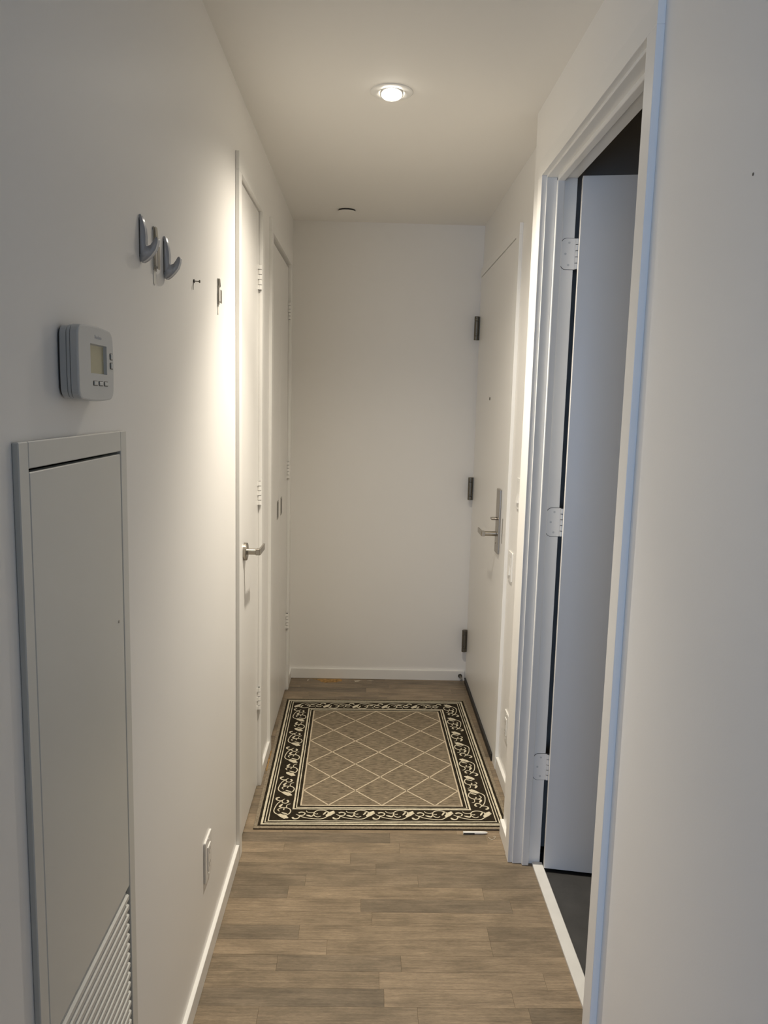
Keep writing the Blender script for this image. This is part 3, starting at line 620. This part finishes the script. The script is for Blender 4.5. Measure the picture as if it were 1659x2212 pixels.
def ribbon(bm_, pts, wd, z0=0.0064, z1=0.0071):
    """A flat raised ribbon through 2-D points; wd is a width or a list of widths."""
    pts = [Vector(p) for p in pts]; Lf, Rt = [], []
    for i, p in enumerate(pts):
        d = (pts[min(i+1, len(pts)-1)]-pts[max(i-1, 0)]).normalized(); nn = Vector((-d.y, d.x))
        ww = (wd[i] if isinstance(wd, (list, tuple)) else wd)/2
        Lf.append(p+nn*ww); Rt.append(p-nn*ww)
    T = [(bm_.verts.new((a.x, a.y, z1)), bm_.verts.new((b.x, b.y, z1)), bm_.verts.new((a.x, a.y, z0)), bm_.verts.new((b.x, b.y, z0))) for a, b in zip(Lf, Rt)]
    for a, b in zip(T, T[1:]):
        bm_.faces.new((a[0], a[1], b[1], b[0])); bm_.faces.new((a[2], a[0], b[0], b[2])); bm_.faces.new((a[1], a[3], b[3], b[1]))
    bm_.faces.new((T[0][0], T[0][2], T[0][3], T[0][1])); bm_.faces.new((T[-1][0], T[-1][1], T[-1][3], T[-1][2]))
px_, py_ = 2*fx/3, 2*fy/4
for s in (1, -1):
    for k in range(-8, 9):
        # lines s*x/px + y/py = k/... through the field, clipped to its rectangle
        pts = []
        c = k*1.0
        f = lambda x_: (c + 0.5*0 - s*x_/px_)*py_ - fy
        xs = sorted([-fx, fx])
        cand = []
        for x_ in xs:
            yy = f(x_)
            if -fy <= yy <= fy: cand.append((x_, yy))
        for yy in (-fy, fy):
            x_ = s*px_*(c-(yy+fy)/py_)
            if -fx < x_ < fx: cand.append((x_, yy))
        if len(cand) >= 2:
            a, b = cand[0], cand[-1]
            if (Vector(a)-Vector(b)).length > 0.03:
                bm_ = bmesh.new(); N = 24
                ribbon(bm_, [(a[0]+(b[0]-a[0])*i/N+random.uniform(-1, 1)*0.0004, a[1]+(b[1]-a[1])*i/N+random.uniform(-1, 1)*0.0004) for i in range(N+1)], 0.0052)
                bmesh.ops.recalc_face_normals(bm_, faces=bm_.faces)
                obj('lattice_line', bm_, 'rugtan', rug, local=True)
def smooth_path(pts, n=5):
    P = [Vector(p) for p in pts]; out = []
    for i in range(len(P)-1):
        p0, p1, p2, p3 = P[max(i-1, 0)], P[i], P[i+1], P[min(i+2, len(P)-1)]
        for k in range(n):
            t = k/n
            out.append(0.5*((2*p1)+(p2-p0)*t+(2*p0-5*p1+4*p2-p3)*t*t+(3*p1-p0-3*p2+p3)*t**3))
    out.append(P[-1]); return out
A_ = [(-138.0, -24.0), (-133.1, -32.7), (-125.1, -35.5), (-116.1, -29.6), (-112.7, -17.2), (-118.3, -9.5), (-126.5, -3.4)]
B_ = [(-117.4, 6.2), (-108.3, 11.2), (-98.5, 8.3), (-93.7, 0.5), (-98.7, -9.0), (-108.6, -12.4), (-115.1, -11.0)]
C_ = [(-111.9, -15.6), (-97.3, -24.5), (-81.2, -30.3), (-60.2, -34.4), (-40.8, -36.0), (-26.1, -32.0), (-15.9, -22.4), (-9.1, -16.1)]
D_ = [(-4.6, 9.2), (-18.9, 21.5), (-35.3, 25.9), (-50.3, 22.3), (-58.9, 12.5), (-61.7, -0.2), (-59.5, -11.1), (-53.2, -18.7), (-45.2, -21.6), (-35.2, -15.2)]
E_ = [(-90.0, 21.3), (-86.8, 13.4), (-80.4, 8.8), (-68.9, 7.5), (-60.5, 10.9)]
F_ = [(-88.9, -8.7), (-79.2, -13.2), (-69.5, -17.6), (-63.6, -9.7), (-61.6, 1.4)]
G_ = [(-59.1, 3.0), (-52.7, -1.5), (-46.1, 0.2)]
H_ = [(-18.5, -8.5), (-11.6, -0.5), (-12.0, 9.0), (-2.7, 14.0), (9.3, 22.3), (13.2, 19.2), (13.6, 11.2), (16.7, 6.6), (7.9, -3.1), (1.0, -11.1), (-7.5, -17.6), (-15.7, -17.8)]
I_ = [(-29.0, -4.1), (-20.9, 13.5), (-15.8, 16.8), (-14.4, 12.1), (-21.6, -2.3), (-26.7, -7.1)]
def motif_mesh(full):
    bm_ = bmesh.new(); S = 0.001
    def st(P, widths):
        pp = smooth_path([(a*S, b*S) for a, b in P]); n = len(pp)-1; ws = []
        for i in range(n+1):
            t = i/n*(len(widths)-1); k = min(int(t), len(widths)-2); ws.append((widths[k]+(widths[k+1]-widths[k])*(t-k))*S)
        ribbon(bm_, pp, ws)
    if full:
        st(A_, [6, 8.5, 6, 4.5, 4, 3.5, 2]); st(B_, [7, 7, 5, 4.5, 4, 4, 3]); st(C_, [4, 3.8, 3.6, 3.6, 3.8, 4, 4, 4])
    st(D_, [3, 4, 4, 4, 4, 4, 4, 4.2, 4, 2.5]); st(E_, [2, 3.2, 3.2, 3.2, 3]); st(F_, [3, 9, 7, 4, 3]); st(G_, [3, 3.6, 6])
    for poly in (H_, I_): add_prism(bm_, [(a*S, b*S) for a, b in poly], 'z', 0.0064, 0.0071)
    bmesh.ops.recalc_face_normals(bm_, faces=bm_.faces)
    me = bpy.data.meshes.new('scroll_motif'); bm_.normal_update(); bm_.to_mesh(me); bm_.free(); me.materials.append(M['rugcream']); return me
MF, MS = motif_mesh(True), motif_mesh(False)
def motif(x_, y_, rot, full):
    o = bpy.data.objects.new('scroll_motif', MF if full else MS); C.objects.link(o); o.parent = rug
    o.location = (x_, y_, 0.0); o.rotation_euler = (0, 0, rot)
mb = 0.097
bot = [-0.190, -0.043, 0.102, 0.246, 0.388]
sid = [(-0.533, 1), (-0.368, 1), (-0.207, 0), (-0.092, 1), (0.071, 1), (0.226, 0), (0.338, 1)]
for x_ in bot:
    motif(x_, -HY+mb, 0, True); motif(-x_, HY-mb, math.pi, True)
for y_, f in sid:
    motif(-HX+mb, y_, -math.pi/2, f); motif(HX-mb, -y_, math.pi/2, f)
